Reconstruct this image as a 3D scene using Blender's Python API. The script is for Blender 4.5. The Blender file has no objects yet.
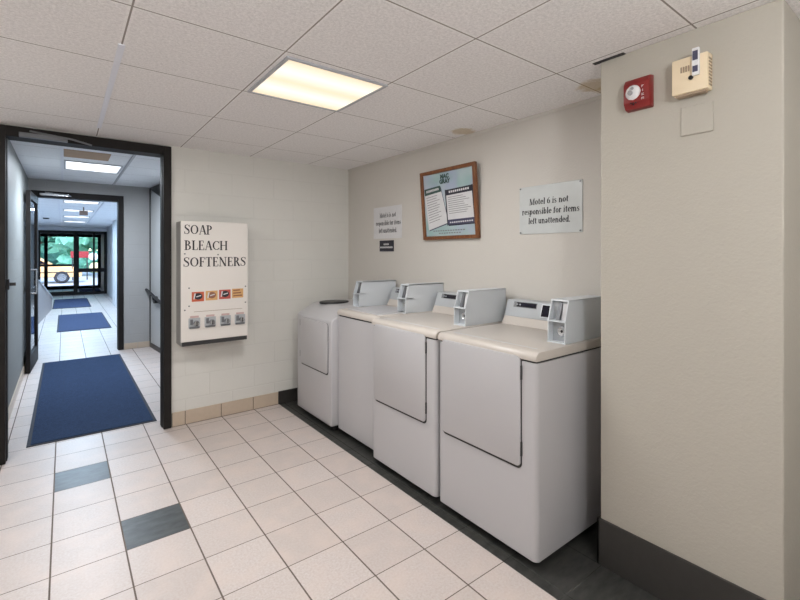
import bpy, bmesh, math, random
from mathutils import Vector, Matrix
R = random.Random(7)
S = bpy.context.scene
COL = S.collection
PI = math.pi

# ------------------------------------------------------------------ materials
class NT:
    def __init__(s, name):
        s.m = bpy.data.materials.new(name); s.m.use_nodes = True
        s.n = s.m.node_tree.nodes; s.l = s.m.node_tree.links
        s.b = s.n['Principled BSDF']
    def node(s, t, **k):
        n = s.n.new(t)
        for a, v in k.items(): setattr(n, a, v)
        return n
    def math(s, op, a, b=None, c=None, clamp=False):
        n = s.node('ShaderNodeMath', operation=op, use_clamp=clamp)
        for i, v in enumerate((a, b, c)):
            if v is None: continue
            if isinstance(v, (int, float)): n.inputs[i].default_value = v
            else: s.l.new(v, n.inputs[i])
        return n.outputs[0]
    def pos(s):
        g = s.node('ShaderNodeNewGeometry'); return g.outputs['Position']
    def xyz(s):
        x = s.node('ShaderNodeSeparateXYZ'); s.l.new(s.pos(), x.inputs[0]); return x.outputs
    def noise(s, scale, detail=2, rough=.5, vec=None, out='Fac'):
        n = s.node('ShaderNodeTexNoise'); n.inputs['Scale'].default_value = scale
        n.inputs['Detail'].default_value = detail; n.inputs['Roughness'].default_value = rough
        s.l.new(vec if vec is not None else s.pos(), n.inputs['Vector']); return n.outputs[out]
    def ramp(s, fac, a, b):     # map a..b -> 0..1
        n = s.node('ShaderNodeMapRange'); s.l.new(fac, n.inputs[0])
        n.inputs[1].default_value = a; n.inputs[2].default_value = b; return n.outputs[0]
    def mix(s, fac, a, b):
        n = s.node('ShaderNodeMix', data_type='RGBA')
        for sock, v in ((n.inputs[0], fac), (n.inputs[6], a), (n.inputs[7], b)):
            if isinstance(v, (int, float)): sock.default_value = v
            elif isinstance(v, tuple): sock.default_value = (*v[:3], 1)
            else: s.l.new(v, sock)
        return n.outputs[2]
    def color(s, c):
        i = s.b.inputs['Base Color']
        if isinstance(c, tuple): i.default_value = (*c, 1)
        else: s.l.new(c, i)
    def set(s, **k):
        for a, v in k.items(): s.b.inputs[a.replace('_', ' ')].default_value = v
    def bump(s, h, strength=.3, dist=.01):
        n = s.node('ShaderNodeBump'); n.inputs['Strength'].default_value = strength
        n.inputs['Distance'].default_value = dist
        s.l.new(h, n.inputs['Height']); s.l.new(n.outputs[0], s.b.inputs['Normal'])
    def line(s, v, x0, p, w):   # 1 on a grid line
        t = s.math('DIVIDE', s.math('SUBTRACT', v, x0), p)
        f = s.math('ABSOLUTE', s.math('SUBTRACT', t, s.math('ROUND', t)))
        return s.math('LESS_THAN', s.math('MULTIPLY', f, p), w / 2)
    def inside(s, v, a, b):
        return s.math('MULTIPLY', s.math('GREATER_THAN', v, a), s.math('LESS_THAN', v, b))

def sr(r, g, b):
    f = lambda c: (c/255/12.92) if c/255 <= .04045 else ((c/255+.055)/1.055)**2.4
    return (f(r), f(g), f(b))

def plain(name, rgb, rough=.5, metal=0, var=.04, scale=30, bump=0, **k):
    t = NT(name); n = t.noise(scale, 3)
    d = tuple(max(0, c*(1-var)) for c in rgb); u = tuple(min(1, c*(1+var)) for c in rgb)
    t.color(t.mix(n, d, u)); t.set(Roughness=rough, Metallic=metal, **k)
    if bump: t.bump(t.noise(scale*4, 2), bump, .002)
    return t.m

def emit(name, rgb, st):
    t = NT(name); t.color((.8, .8, .8)); t.b.inputs['Emission Color'].default_value = (*rgb, 1)
    t.set(Emission_Strength=st); return t.m

M = {}
TX, TW, TY, TH = -.0527, .3024, 4.130, .3040

def mat_floor():
    t = NT('floor_tile'); x, y, z = t.xyz()
    gx = t.line(x, TX, TW, .0075); gy = t.line(y, TY, TH, .0048)
    g = t.math('MAXIMUM', gx, gy)
    ix = t.math('FLOOR', t.math('DIVIDE', t.math('SUBTRACT', x, TX), TW))
    iy = t.math('FLOOR', t.math('DIVIDE', t.math('SUBTRACT', y, TY), TH))
    cb = t.node('ShaderNodeCombineXYZ'); t.l.new(ix, cb.inputs[0]); t.l.new(iy, cb.inputs[1])
    wn = t.node('ShaderNodeTexWhiteNoise'); t.l.new(cb.outputs[0], wn.inputs['Vector'])
    base = t.mix(wn.outputs['Value'], sr(200, 191, 187), sr(212, 204, 201))
    sp = t.noise(90, 4, .7); base = t.mix(t.ramp(sp, .35, .75), base, sr(190, 175, 168))
    cl = t.noise(6, 3); base = t.mix(t.ramp(cl, .45, .9), base, sr(212, 196, 188))
    # slate accent tiles and the slate strip that runs under the machines
    def cell(i, j):
        return t.math('MULTIPLY', t.inside(x, TX+i*TW, TX+(i+1)*TW), t.inside(y, TY-(j+1)*TH, TY-j*TH))
    acc = t.math('MAXIMUM', cell(0, 1), cell(1, 4))
    bord = t.math('MULTIPLY', t.math('GREATER_THAN', x, 1.705), t.math('LESS_THAN', y, 4.25))
    vec = t.node('ShaderNodeMapping'); t.l.new(t.pos(), vec.inputs[0]); vec.inputs['Scale'].default_value = (1, 3, 1)
    vec.inputs['Rotation'].default_value = (0, 0, .5)
    sl = t.noise(9, 5, .65, vec.outputs[0])
    slate = t.mix(t.ramp(sl, .3, .75), sr(42, 45, 46), sr(78, 82, 82))
    bslate = t.mix(t.ramp(sl, .3, .75), sr(38, 38, 37), sr(72, 72, 69))
    c = t.mix(acc, base, slate)
    c = t.mix(g, c, sr(104, 92, 84))
    c = t.mix(bord, c, bslate)
    t.color(c)
    rg = t.math('ADD', t.math('MULTIPLY', t.noise(25, 2), .12), .33)
    rg = t.math('MAXIMUM', rg, t.math('MULTIPLY', g, .8)); t.l.new(rg, t.b.inputs['Roughness'])
    h = t.math('ADD', t.math('SUBTRACT', 1, g), t.math('MULTIPLY', t.noise(60, 3), .08))
    t.bump(h, .35, .003); return t.m

def mat_ceiling(name, x0, px, y0, py, tint, stains=(), lines=sr(150, 144, 140), w=.007, dk=.74):
    t = NT(name); x, y, z = t.xyz()
    g = t.math('MAXIMUM', t.line(x, x0, px, w), t.line(y, y0, py, w))
    bar = t.math('MAXIMUM', t.line(x, x0, px, .026), t.line(y, y0, py, .026))
    fl = t.noise(75, 5, .85); c = t.mix(t.ramp(fl, .36, .66), tuple(k*dk for k in tint), tint)
    c = t.mix(t.math('MULTIPLY', bar, .35), c, tint)
    c = t.mix(g, c, lines)
    for (sx, sy, rx, ry) in stains:
        dx = t.math('DIVIDE', t.math('SUBTRACT', x, sx), rx); dy = t.math('DIVIDE', t.math('SUBTRACT', y, sy), ry)
        d = t.math('SQRT', t.math('ADD', t.math('POWER', dx, 2), t.math('POWER', dy, 2)))
        d = t.math('ADD', d, t.math('MULTIPLY', t.math('SUBTRACT', t.noise(14, 3), .5), 1.1))
        k = t.math('MULTIPLY', t.ramp(d, 1.05, .7), .55); c = t.mix(k, c, sr(186, 160, 110))
    t.color(c); t.set(Roughness=.95, Specular_IOR_Level=.1)
    t.bump(t.math('SUBTRACT', t.noise(160, 3, .7), t.math('MULTIPLY', g, 2)), .35, .003); return t.m

def mat_block(name, rgb, horiz='x', x0=.846, z0=0.02):
    t = NT(name); x, y, z = t.xyz(); u = x if horiz == 'x' else y
    bw, bh = .406, .203
    row = t.math('FLOOR', t.math('DIVIDE', t.math('SUBTRACT', z, z0), bh))
    off = t.math('MULTIPLY', t.math('MODULO', row, 2), bw/2)
    u2 = t.math('ADD', u, off)
    def soft(v, p, o, w):
        q = t.math('DIVIDE', t.math('SUBTRACT', v, o), p)
        f = t.math('MULTIPLY', t.math('ABSOLUTE', t.math('SUBTRACT', q, t.math('ROUND', q))), p)
        return t.ramp(f, w, 0)
    j = t.math('MAXIMUM', soft(z, bh, z0, .008), soft(u2, bw, x0, .007))
    n = t.noise(7, 4); c = t.mix(n, tuple(k*.96 for k in rgb), rgb)
    c = t.mix(t.math('MULTIPLY', j, .10), c, tuple(k*.6 for k in rgb))
    t.color(c); t.set(Roughness=.55, Specular_IOR_Level=.3)
    t.bump(t.math('ADD', t.math('MULTIPLY', j, -.6), t.math('MULTIPLY', t.noise(80, 4), .35)), .45, .004); return t.m

def mat_plaster(name, rgb):
    t = NT(name); n = t.noise(5, 4); f = t.noise(90, 4, .6)
    c = t.mix(n, tuple(k*.95 for k in rgb), rgb); c = t.mix(t.ramp(f, .4, .8), c, tuple(k*.96 for k in rgb))
    t.color(c); t.set(Roughness=.6, Specular_IOR_Level=.25)
    t.bump(t.math('ADD', f, t.math('MULTIPLY', t.noise(18, 3), .8)), .3, .005); return t.m

def mat_carpet(name, a, b):
    t = NT(name); n = t.noise(110, 5, .9); w = t.noise(30, 3)
    c = t.mix(t.ramp(n, .35, .7), a, b); c = t.mix(t.math('MULTIPLY', w, .35), c, tuple(k*1.3 for k in b))
    t.color(c); t.set(Roughness=.95, Specular_IOR_Level=.15); t.bump(n, .8, .006); return t.m

def mat_wood(name, a, b):
    t = NT(name); mp = t.node('ShaderNodeMapping'); t.l.new(t.pos(), mp.inputs[0]); mp.inputs['Scale'].default_value = (30, 30, 4)
    n = t.noise(3, 4, .6, mp.outputs[0]); t.color(t.mix(t.ramp(n, .3, .7), a, b)); t.set(Roughness=.4); return t.m

WALL = sr(216, 215, 210)
M['floor'] = mat_floor()
M['ceil'] = mat_ceiling('ceiling_tile', .2034, .607, 3.770, .6155, sr(250, 248, 248),
                        [(2.43, 2.36, .11, .09), (2.34, 1.27, .10, .10), (2.45, 1.22, .07, .12)])
M['ceil_v'] = mat_ceiling('vestibule_ceiling_tile', -.02, .61, 6.26, .615, sr(244, 246, 250), [], sr(150, 150, 150), .007, .84)
M['ceil_l'] = mat_ceiling('lobby_ceiling_tile', -.079, .66, 9.0, .61, sr(244, 246, 250), [], sr(170, 174, 180), .012, .9)
M['block'] = mat_block('painted_block', WALL)
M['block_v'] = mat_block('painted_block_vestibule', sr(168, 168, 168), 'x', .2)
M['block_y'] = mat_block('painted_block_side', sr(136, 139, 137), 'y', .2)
M['plaster'] = mat_plaster('painted_plaster', sr(200, 196, 190))
M['pillar'] = mat_plaster('cream_plaster', sr(176, 171, 161))
M['lobbywall'] = mat_plaster('lobby_plaster', sr(214, 216, 220))
M['basetile'] = plain('tan_base_tile', sr(190, 174, 156), .35, var=.06, scale=40)
M['baseblack'] = plain('black_base', sr(52, 50, 48), .4, var=.15, scale=25)
M['grout'] = plain('grout', sr(96, 86, 78), .9)
M['bronze'] = plain('dark_bronze_metal', sr(33, 30, 29), .6, 0, var=.25, scale=12, Specular_IOR_Level=.2)
M['steel'] = plain('brushed_steel', sr(190, 190, 188), .3, .9)
M['tbar'] = plain('white_grid_metal', sr(226, 228, 236), .4)
M['tbar_d'] = plain('grey_grid_metal', sr(176, 178, 184), .45)
M['white'] = plain('white_enamel', sr(184, 183, 186), .28, var=.015, scale=5)
M['cream'] = plain('cream_enamel', sr(192, 185, 178), .32, var=.02, scale=6)
M['greyw'] = plain('grey_white_enamel', sr(203, 208, 213), .33, var=.02, scale=6)
M['silver'] = plain('silver_panel', sr(172, 176, 180), .4, var=.03)
M['gap'] = plain('dark_gasket', sr(50, 49, 50), .7)
M['black'] = plain('black_plastic', sr(22, 22, 25), .4, var=.1)
M['lcd'] = plain('display_glass', sr(20, 20, 34), .12, var=.1)
M['chrome'] = plain('chrome', sr(200, 202, 205), .2, .85)
M['dkchrome'] = plain('dark_grey_metal', sr(110, 112, 116), .4, .4)  # darker grey metal for closer, coin parts, rivets and screws
M['dispw'] = plain('dispenser_enamel', sr(222, 217, 212), .35, var=.02, scale=4)
M['dispside'] = plain('dispenser_side', sr(150, 148, 146), .4)
M['ink'] = plain('black_ink', sr(40, 37, 42), .6)
M['inkgrey'] = plain('grey_ink', sr(120, 122, 124), .6)
M['orange'] = plain('orange_print', sr(190, 92, 62), .5, var=.2, scale=160)
M['amber'] = plain('amber_print', sr(206, 162, 106), .5, var=.2, scale=160)
M['redp'] = plain('red_print', sr(184, 82, 72), .5, var=.2, scale=160)
M['brownp'] = plain('brown_print', sr(140, 92, 70), .5, var=.3, scale=160)
M['pinkp'] = plain('pink_print', sr(196, 168, 164), .5)
M['navy'] = plain('navy_print', sr(30, 30, 44), .45)
M['paper'] = plain('paper', sr(204, 204, 206), .7)
M['signp'] = plain('sign_plastic', sr(192, 196, 196), .3)
M['dkgreen'] = plain('dark_green_print', sr(52, 78, 72), .5)
M['slateblue'] = plain('slate_blue_print', sr(66, 66, 90), .5)
M['wood'] = mat_wood('walnut_frame', sr(92, 52, 28), sr(132, 84, 48))
M['alarmred'] = plain('alarm_red_plastic', sr(124, 26, 26), .35)
M['lens'] = plain('strobe_lens', sr(220, 220, 222), .15, var=.1, scale=90)
M['beige'] = plain('beige_plastic', sr(226, 208, 178), .45)
M['beiged'] = plain('beige_grille', sr(150, 132, 112), .6)
M['mat1'] = mat_carpet('navy_carpet', sr(18, 28, 50), sr(58, 78, 112))
M['mat_glare'] = mat_carpet('glare_carpet', sr(40, 50, 74), sr(74, 86, 116))  # paler copy of the navy carpet, reflection glare put into the colour
M['rubber'] = plain('mat_rubber', sr(46, 50, 62), .8)
M['doorgrey'] = plain('grey_door_paint', sr(196, 198, 198), .4)
M['panel'] = plain('taupe_laminate', sr(150, 142, 140), .4, var=.06)
M['asphalt'] = plain('asphalt', sr(180, 182, 188), .9, var=.1)
M['leaf'] = plain('leaf_green', sr(100, 160, 138), .7, var=.4, scale=3)
M['leaf2'] = plain('leaf_teal', sr(84, 160, 172), .7, var=.4, scale=3)
M['bark'] = plain('bark', sr(96, 76, 60), .9, var=.3)
M['taxi'] = plain('orange_car_paint', sr(240, 190, 134), .25)
M['carwhite'] = plain('pale_yellow_car_paint', sr(242, 226, 170), .25)
M['tyre'] = plain('tyre_rubber', sr(40, 40, 46), .8)
M['signred'] = plain('red_sign', sr(140, 30, 40), .5)
M['globe'] = plain('white_globe', sr(245, 245, 245), .3)
M['brownbox'] = plain('brown_box', sr(120, 96, 84), .6)
M['browntile'] = plain('brown_ceiling_tile', sr(176, 150, 128), .9, var=.12, scale=20)
def glass(name, tint=(1, 1, 1)):
    t = NT(name); t.color(tint); t.set(Roughness=0.0, IOR=1.1, Transmission_Weight=1.0); return t.m
M['glass'] = glass('clear_glass', (.95, .98, 1))
def mat_troffer(name, base, tube, sb, stb, axis, cs, w):
    t = NT(name); p = t.xyz(); v = p[axis]; k = None
    for c in cs:
        g = t.ramp(t.math('ABSOLUTE', t.math('SUBTRACT', v, c)), w, 0)
        k = g if k is None else t.math('MAXIMUM', k, g)
    t.color((.25, .24, .22)); t.l.new(t.mix(k, base, tube), t.b.inputs['Emission Color'])
    e = t.math('ADD', t.math('MULTIPLY', k, stb-sb), sb); t.l.new(e, t.b.inputs['Emission Strength']); return t.m
M['trof'] = mat_troffer('warm_diffuser', (1, .84, .58), (1, .96, .84), .80, 1.05, 1, (2.12, 2.37), .14)
M['trof_c'] = mat_troffer('cool_diffuser', (.86, .92, 1), (1, 1, 1), 1.2, 2.0, 0, (.12, .37), .1)
M['trof_fill'] = emit('fill_diffuser', (1, .96, .9), 2.0)

# ------------------------------------------------------------------ mesh helpers
class B:
    def __init__(s): s.bm = bmesh.new()
    def box(s, a, b, bev=0, seg=2):
        x0, y0, z0 = (min(p, q) for p, q in zip(a, b)); x1, y1, z1 = (max(p, q) for p, q in zip(a, b))
        r = bmesh.ops.create_cube(s.bm, size=1)
        vs = r['verts']
        for v in vs: v.co = Vector(((x0+x1)/2+v.co.x*(x1-x0), (y0+y1)/2+v.co.y*(y1-y0), (z0+z1)/2+v.co.z*(z1-z0)))
        if bev:
            es = list({e for v in vs for e in v.link_edges})
            bmesh.ops.bevel(s.bm, geom=es, offset=bev, segments=seg, profile=.5, affect='EDGES', clamp_overlap=True)
        return s
    def prism(s, pts, axis, a, b, bev=0, seg=2):
        """polygon in the two other axes, extruded along axis from a to b"""
        def P(p, t):
            if axis == 'y': return Vector((p[0], t, p[1]))
            if axis == 'x': return Vector((t, p[0], p[1]))
            return Vector((p[0], p[1], t))
        va = [s.bm.verts.new(P(p, a)) for p in pts]; vb = [s.bm.verts.new(P(p, b)) for p in pts]
        fs = [s.bm.faces.new(va), s.bm.faces.new(vb[::-1])]
        n = len(pts)
        for i in range(n): fs.append(s.bm.faces.new((va[i], vb[i], vb[(i+1) % n], va[(i+1) % n])))
        bmesh.ops.recalc_face_normals(s.bm, faces=fs)
        if bev:
            es = list({e for f in fs for e in f.edges})
            bmesh.ops.bevel(s.bm, geom=es, offset=bev, segments=seg, profile=.5, affect='EDGES', clamp_overlap=True)
        return s
    def cyl(s, a, b, r, r2=None, n=20, bev=0):
        a, b = Vector(a), Vector(b); d = b-a
        m = Matrix.Translation((a+b)/2) @ d.to_track_quat('Z', 'Y').to_matrix().to_4x4()
        bmesh.ops.create_cone(s.bm, cap_ends=True, segments=n, radius1=r, radius2=r if r2 is None else r2, depth=d.length, matrix=m)
        return s
    def tube(s, pts, r, n=10):
        for p, q in zip(pts, pts[1:]): s.cyl(p, q, r, n=n)
        for p in pts[1:-1]: s.ball(p, r)
        return s
    def ball(s, c, r, sc=(1, 1, 1), sub=2):
        m = Matrix.Translation(c) @ Matrix.Diagonal((*sc, 1))
        bmesh.ops.create_icosphere(s.bm, subdivisions=sub, radius=r, matrix=m); return s
    def torus(s, c, axis, R0, r, n=24, k=8):
        ax = Vector(axis).normalized(); q = ax.to_track_quat('Z', 'Y').to_matrix()
        g = []
        for i in range(n):
            t = 2*PI*i/n; row = []
            for j in range(k):
                u = 2*PI*j/k
                row.append(s.bm.verts.new(Vector(c)+q @ Vector(((R0+r*math.cos(u))*math.cos(t), (R0+r*math.cos(u))*math.sin(t), r*math.sin(u)))))
            g.append(row)
        for i in range(n):
            for j in range(k): s.bm.faces.new((g[i][j], g[(i+1) % n][j], g[(i+1) % n][(j+1) % k], g[i][(j+1) % k]))
        return s
    def poly(s, f, pts):
        s.bm.faces.new([s.bm.verts.new(f(*p)) for p in pts]); return s
    def obj(s, name, mat, parent=None, base=None, smooth=False):
        me = bpy.data.meshes.new(name)
        bmesh.ops.recalc_face_normals(s.bm, faces=s.bm.faces)
        s.bm.to_mesh(me); s.bm.free()
        o = bpy.data.objects.new(name, me); me.materials.append(M[mat] if isinstance(mat, str) else mat)
        COL.objects.link(o)
        if parent is not None:
            o.parent = parent; off = world_of(parent); me.transform(Matrix.Translation(-off))
        elif base is not None:
            me.transform(Matrix.Translation(-Vector(base))); o.location = base
        if smooth:
            for p in me.polygons: p.use_smooth = True
            try: me.set_sharp_from_angle(angle=math.radians(35))
            except Exception: pass
        return o

def world_of(o):
    v = Vector((0, 0, 0))
    while o is not None: v += Vector(o.location); o = o.parent
    return v

def tag(o, label=None, cat=None, group=None, kind=None):
    if label: o['label'] = label
    if cat: o['category'] = cat
    if group: o['group'] = group
    if kind: o['kind'] = kind
    return o

def thing(name, label, cat, loc, group=None):
    o = bpy.data.objects.new(name, None); COL.objects.link(o); o.location = loc; o.empty_display_size = .1
    return tag(o, label, cat, group)

def dup(root, loc, label):
    def cp(o, par):
        c = o.copy(); COL.objects.link(c)
        if par is not None: c.parent = par
        for ch in [x for x in bpy.data.objects if x.parent == o]: cp(ch, c)
        return c
    r = cp(root, None); r.location = loc; r['label'] = label; return r

def struct(o, label=None, cat=None):
    o['kind'] = 'structure'
    if label: o['label'] = label
    if cat: o['category'] = cat
    return o

# ------------------------------------------------------------------ lettering
def arc(cx, cy, rx, ry, a0, a1): return ('a', cx, cy, rx, ry, a0, a1)
def st(x0, y0, x1, y1, k='t'): return ('s', x0, y0, x1, y1, k)
G = {}   # advance, strokes; k: T thick, t thin, f serif
def sf(x, y, w=.16): return ('s', x-w, y, x+w, y, 'f')
G['S'] = (.58, [('w', [(.49, .80), (.44, .93), (.28, .985), (.11, .88), (.10, .72), (.22, .59), (.38, .47), (.47, .32), (.44, .12), (.28, .015), (.10, .07), (.05, .22)], [.04, .05, .05, .09, .12, .15, .15, .12, .09, .05, .05, .04]),
               st(.49, .74, .49, .97), st(.05, .03, .05, .28)])
G['O'] = (.84, [arc(.41, .5, .35, .48, 0, 360)])
G['A'] = (.74, [st(.10, 0, .36, 1), st(.38, 1, .64, 0, 'T'), st(.20, .34, .54, .34), sf(.10, .02, .10), sf(.64, .02, .12)])
G['P'] = (.62, [st(.16, 0, .16, 1, 'T'), sf(.16, .02), sf(.12, .98, .11), arc(.27, .73, .26, .245, -90, 90), st(.16, .975, .28, .975), st(.16, .485, .28, .485)])
G['B'] = (.68, [st(.16, 0, .16, 1, 'T'), sf(.12, .02, .11), sf(.12, .98, .11), arc(.28, .755, .22, .225, -90, 90), arc(.30, .275, .28, .255, -90, 90), st(.16, .975, .3, .975), st(.16, .53, .3, .53), st(.16, .02, .3, .02)])
G['L'] = (.60, [st(.16, 0, .16, 1, 'T'), sf(.16, .98), st(.05, .02, .54, .02), st(.53, .02, .55, .26)])
G['E'] = (.62, [st(.16, 0, .16, 1, 'T'), st(.05, .98, .50, .98), st(.16, .52, .40, .52), st(.05, .02, .54, .02), st(.49, .78, .49, .98), st(.54, .02, .55, .25), st(.40, .42, .40, .62)])
G['F'] = (.58, [st(.16, 0, .16, 1, 'T'), st(.05, .98, .50, .98), st(.16, .52, .40, .52), sf(.16, .02), st(.49, .76, .49, .98), st(.40, .42, .40, .62)])
G['C'] = (.72, [arc(.42, .5, .36, .48, 45, 315), st(.665, .70, .665, .96), st(.665, .08, .665, .26)])
G['H'] = (.84, [st(.16, 0, .16, 1, 'T'), st(.66, 0, .66, 1, 'T'), st(.16, .52, .66, .52), sf(.16, .02, .13), sf(.16, .98, .13), sf(.66, .02, .13), sf(.66, .98, .13)])
G['T'] = (.66, [st(.33, 0, .33, 1, 'T'), st(.05, .98, .61, .98), sf(.33, .02), st(.05, .76, .05, .98), st(.61, .76, .61, .98)])
G['N'] = (.82, [st(.14, 0, .14, 1), st(.14, 1, .66, 0, 'T'), st(.66, 0, .66, 1), sf(.14, .02, .11), sf(.12, .98, .10), sf(.66, .98, .12)])
G['R'] = (.72, [st(.16, 0, .16, 1, 'T'), sf(.16, .02, .13), sf(.12, .98, .11), arc(.27, .755, .24, .225, -90, 90), st(.16, .975, .28, .975), st(.16, .53, .3, .53), st(.34, .53, .60, 0, 'T'), sf(.62, .02, .07)])
G['M'] = (.98, [st(.13, 0, .13, 1), st(.14, 1, .46, 0, 'T'), st(.46, 0, .80, 1), st(.80, 0, .80, 1, 'T'), sf(.13, .02, .11), sf(.80, .02, .13), sf(.10, .98, .09), sf(.83, .98, .11)])
X = .68
def bowl(cx, rx=.22): return arc(cx, X/2, rx, X/2-.01, 0, 360)
G['o'] = (.56, [bowl(.28)])
G['t'] = (.40, [st(.18, .1, .18, .9, 'T'), st(.04, X-.02, .34, X-.02), arc(.28, .13, .10, .12, 180, 330)])
G['e'] = (.54, [arc(.28, X/2, .22, X/2-.01, 0, 320), st(.08, X/2+.02, .50, X/2+.02)])
G['l'] = (.32, [st(.16, 0, .16, 1, 'T'), sf(.16, .02, .13), sf(.10, .98, .07)])
G['i'] = (.32, [st(.16, 0, .16, X, 'T'), sf(.16, .02, .13), sf(.10, X-.02, .07), st(.16, .84, .16, .98, 'T')])
G['6'] = (.58, [arc(.29, .30, .23, .29, 0, 360), ('w', [(.08, .33), (.12, .62), (.26, .86), (.46, .98)], [.12, .11, .07, .04])])
G['s'] = (.46, [('w', [(.37, .52), (.30, .65), (.16, .64), (.09, .52), (.17, .39), (.30, .29), (.37, .15), (.27, .03), (.12, .03), (.06, .17)], [.04, .05, .08, .12, .13, .13, .12, .06, .05, .04])])
G['n'] = (.64, [st(.15, 0, .15, X, 'T'), sf(.15, .02, .12), sf(.09, X-.02, .07), arc(.30, X-.22, .17, .21, 0, 180), st(.48, 0, .48, X-.2, 'T'), sf(.48, .02, .12)])
G['r'] = (.46, [st(.15, 0, .15, X, 'T'), sf(.15, .02, .13), sf(.09, X-.02, .07), arc(.29, X-.17, .14, .16, 20, 180)])
G['p'] = (.60, [st(.13, -.3, .13, X, 'T'), sf(.13, -.28, .12), sf(.08, X-.02, .07), arc(.31, X/2, .21, X/2-.01, 0, 360)])
G['b'] = (.60, [st(.13, 0, .13, 1, 'T'), sf(.08, .98, .07), arc(.31, X/2, .21, X/2-.01, 0, 360)])
G['d'] = (.60, [st(.46, 0, .46, 1, 'T'), sf(.41, .98, .07), sf(.50, .02, .06), arc(.28, X/2, .21, X/2-.01, 0, 360)])
G['f'] = (.38, [st(.16, 0, .16, .82, 'T'), st(.04, X-.02, .34, X-.02), sf(.16, .02, .13), arc(.28, .82, .12, .16, 60, 180)])
G['m'] = (.94, [st(.14, 0, .14, X, 'T'), st(.45, 0, .45, X-.2, 'T'), st(.77, 0, .77, X-.2, 'T'), arc(.28, X-.22, .16, .21, 0, 180), arc(.60, X-.22, .16, .21, 0, 180), sf(.14, .02, .11), sf(.45, .02, .1), sf(.77, .02, .11), sf(.09, X-.02, .06)])
G['u'] = (.64, [st(.15, .2, .15, X, 'T'), st(.48, 0, .48, X, 'T'), arc(.30, .22, .17, .21, 180, 360), sf(.10, X-.02, .07), sf(.43, X-.02, .07)])
G['a'] = (.54, [st(.40, .05, .40, X-.18, 'T'), arc(.24, X-.2, .16, .19, 0, 160), arc(.24, .19, .17, .18, 0, 360)])
G['.'] = (.28, [st(.12, 0, .12, .14, 'T')])
G[' '] = (.30, [])

def text_bm(b, txt, f, size, thick=.14, thin=.055, width=None, align='l', track=0., slant=0.):
    """f(u, v) -> 3-D point; u runs right along the line, v up from the baseline."""
    adv = sum(G[c][0] for c in txt) + track*(len(txt)-1)
    sx = size if width is None else width/adv
    u0 = 0 if align == 'l' else -adv*sx/2
    g = lambda x, y: f(u0+(x+slant*y)*sx, y*size)
    def ribbon(pts, ws):
        L, Rr = [], []
        for i, (x, y) in enumerate(pts):
            ax, ay = pts[max(0, i-1)]; bx, by = pts[min(len(pts)-1, i+1)]
            dx, dy = bx-ax, by-ay; n = math.hypot(dx, dy) or 1
            L.append((x-dy/n*ws[i]/2, y+dx/n*ws[i]/2)); Rr.append((x+dy/n*ws[i]/2, y-dx/n*ws[i]/2))
        for i in range(len(pts)-1):
            b.bm.faces.new([b.bm.verts.new(g(*p)) for p in (L[i], L[i+1], Rr[i+1], Rr[i])])
    x = 0
    for c in txt:
        for k in G[c][1]:
            if k[0] == 's':
                w = thick if k[5] == 'T' else thin
                ribbon([(x+k[1], k[2]), (x+k[3], k[4])], [w, w])
            elif k[0] == 'w':
                ribbon([(x+p[0], p[1]) for p in k[1]], [w*thick/.14 for w in k[2]])
            else:
                _, cx, cy, rx, ry, a0, a1 = k; n = max(6, int(abs(a1-a0)/12)); pts, ws = [], []
                for i in range(n+1):
                    t = math.radians(a0+(a1-a0)*i/n)
                    w = thin+(thick-thin)*abs(math.cos(t))**1.5
                    pts.append((x+cx+(rx-thick/2+.03)*math.cos(t), cy+(ry-thin/2)*math.sin(t))); ws.append(w)
                ribbon(pts, ws)
        x += G[c][0]+track
    return adv*sx

def sans_text(name, txt, mat, parent, origin, right, up, size, bold=.012):
    cu = bpy.data.curves.new(name, 'FONT'); cu.body = txt; cu.size = size; cu.align_x = 'CENTER'; cu.offset = bold*size; cu.resolution_u = 3
    tmp = bpy.data.objects.new('tmp', cu); COL.objects.link(tmp)
    dg = bpy.context.evaluated_depsgraph_get(); me = bpy.data.meshes.new_from_object(tmp.evaluated_get(dg))
    bpy.data.objects.remove(tmp); bpy.data.curves.remove(cu)
    r, u = Vector(right), Vector(up); n = r.cross(u)
    m = Matrix((r, u, n)).transposed().to_4x4(); m.translation = Vector(origin)-world_of(parent)
    me.transform(m); me.materials.clear(); me.materials.append(M[mat])
    o = bpy.data.objects.new(name, me); COL.objects.link(o); o.parent = parent; return o

# ------------------------------------------------------------------ the setting
YB, XR, H = 4.223, 2.513, 2.441
XL, YN = -1.05, -1.9                       # unseen left and near walls of the laundry
H2 = 2.57
D0, D1, DH = -.393, .735, 2.43             # doorway to the corridor
YV = YB+.13; Y2 = 8.093; Y2b = 8.24; Y3 = 19.70
struct(B().box((XL-.1, YN-.1, -.1), (XR+.1, 23.3, 0)).obj('floor', 'floor'), 'pinkish square tile floor with dark grout and slate accent tiles', 'floor')
struct(B().box((XL-.1, YN-.1, H), (XR+.1, YB+.02, H+.1)).obj('ceiling', 'ceil'), 'white textured drop ceiling of the laundry room', 'ceiling')
b = B().box((XL, YB, 0), (D0, YV, H2)).box((D1, YB, 0), (XR+.1, YV, H2)).box((D0, YB, DH), (D1, YV, H2))
struct(b.obj('wall_back', 'block'), 'cream painted block wall holding the soap dispenser', 'wall')
struct(B().box((XR, YN, 0), (XR+.1, YB, H)).obj('wall_right', 'plaster'), 'cream painted wall behind the laundry machines', 'wall')
struct(B().box((XL-.1, YN, 0), (XL, YV, H)).obj('wall_left', 'plaster'), 'cream wall of the laundry opposite the machines', 'wall')
struct(B().box((XL, YN-.1, 0), (XR+.1, YN, H)).obj('wall_near', 'plaster'), 'cream wall behind the viewpoint', 'wall')
PX, PY0, PY1 = 2.074, .414, 1.10
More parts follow.
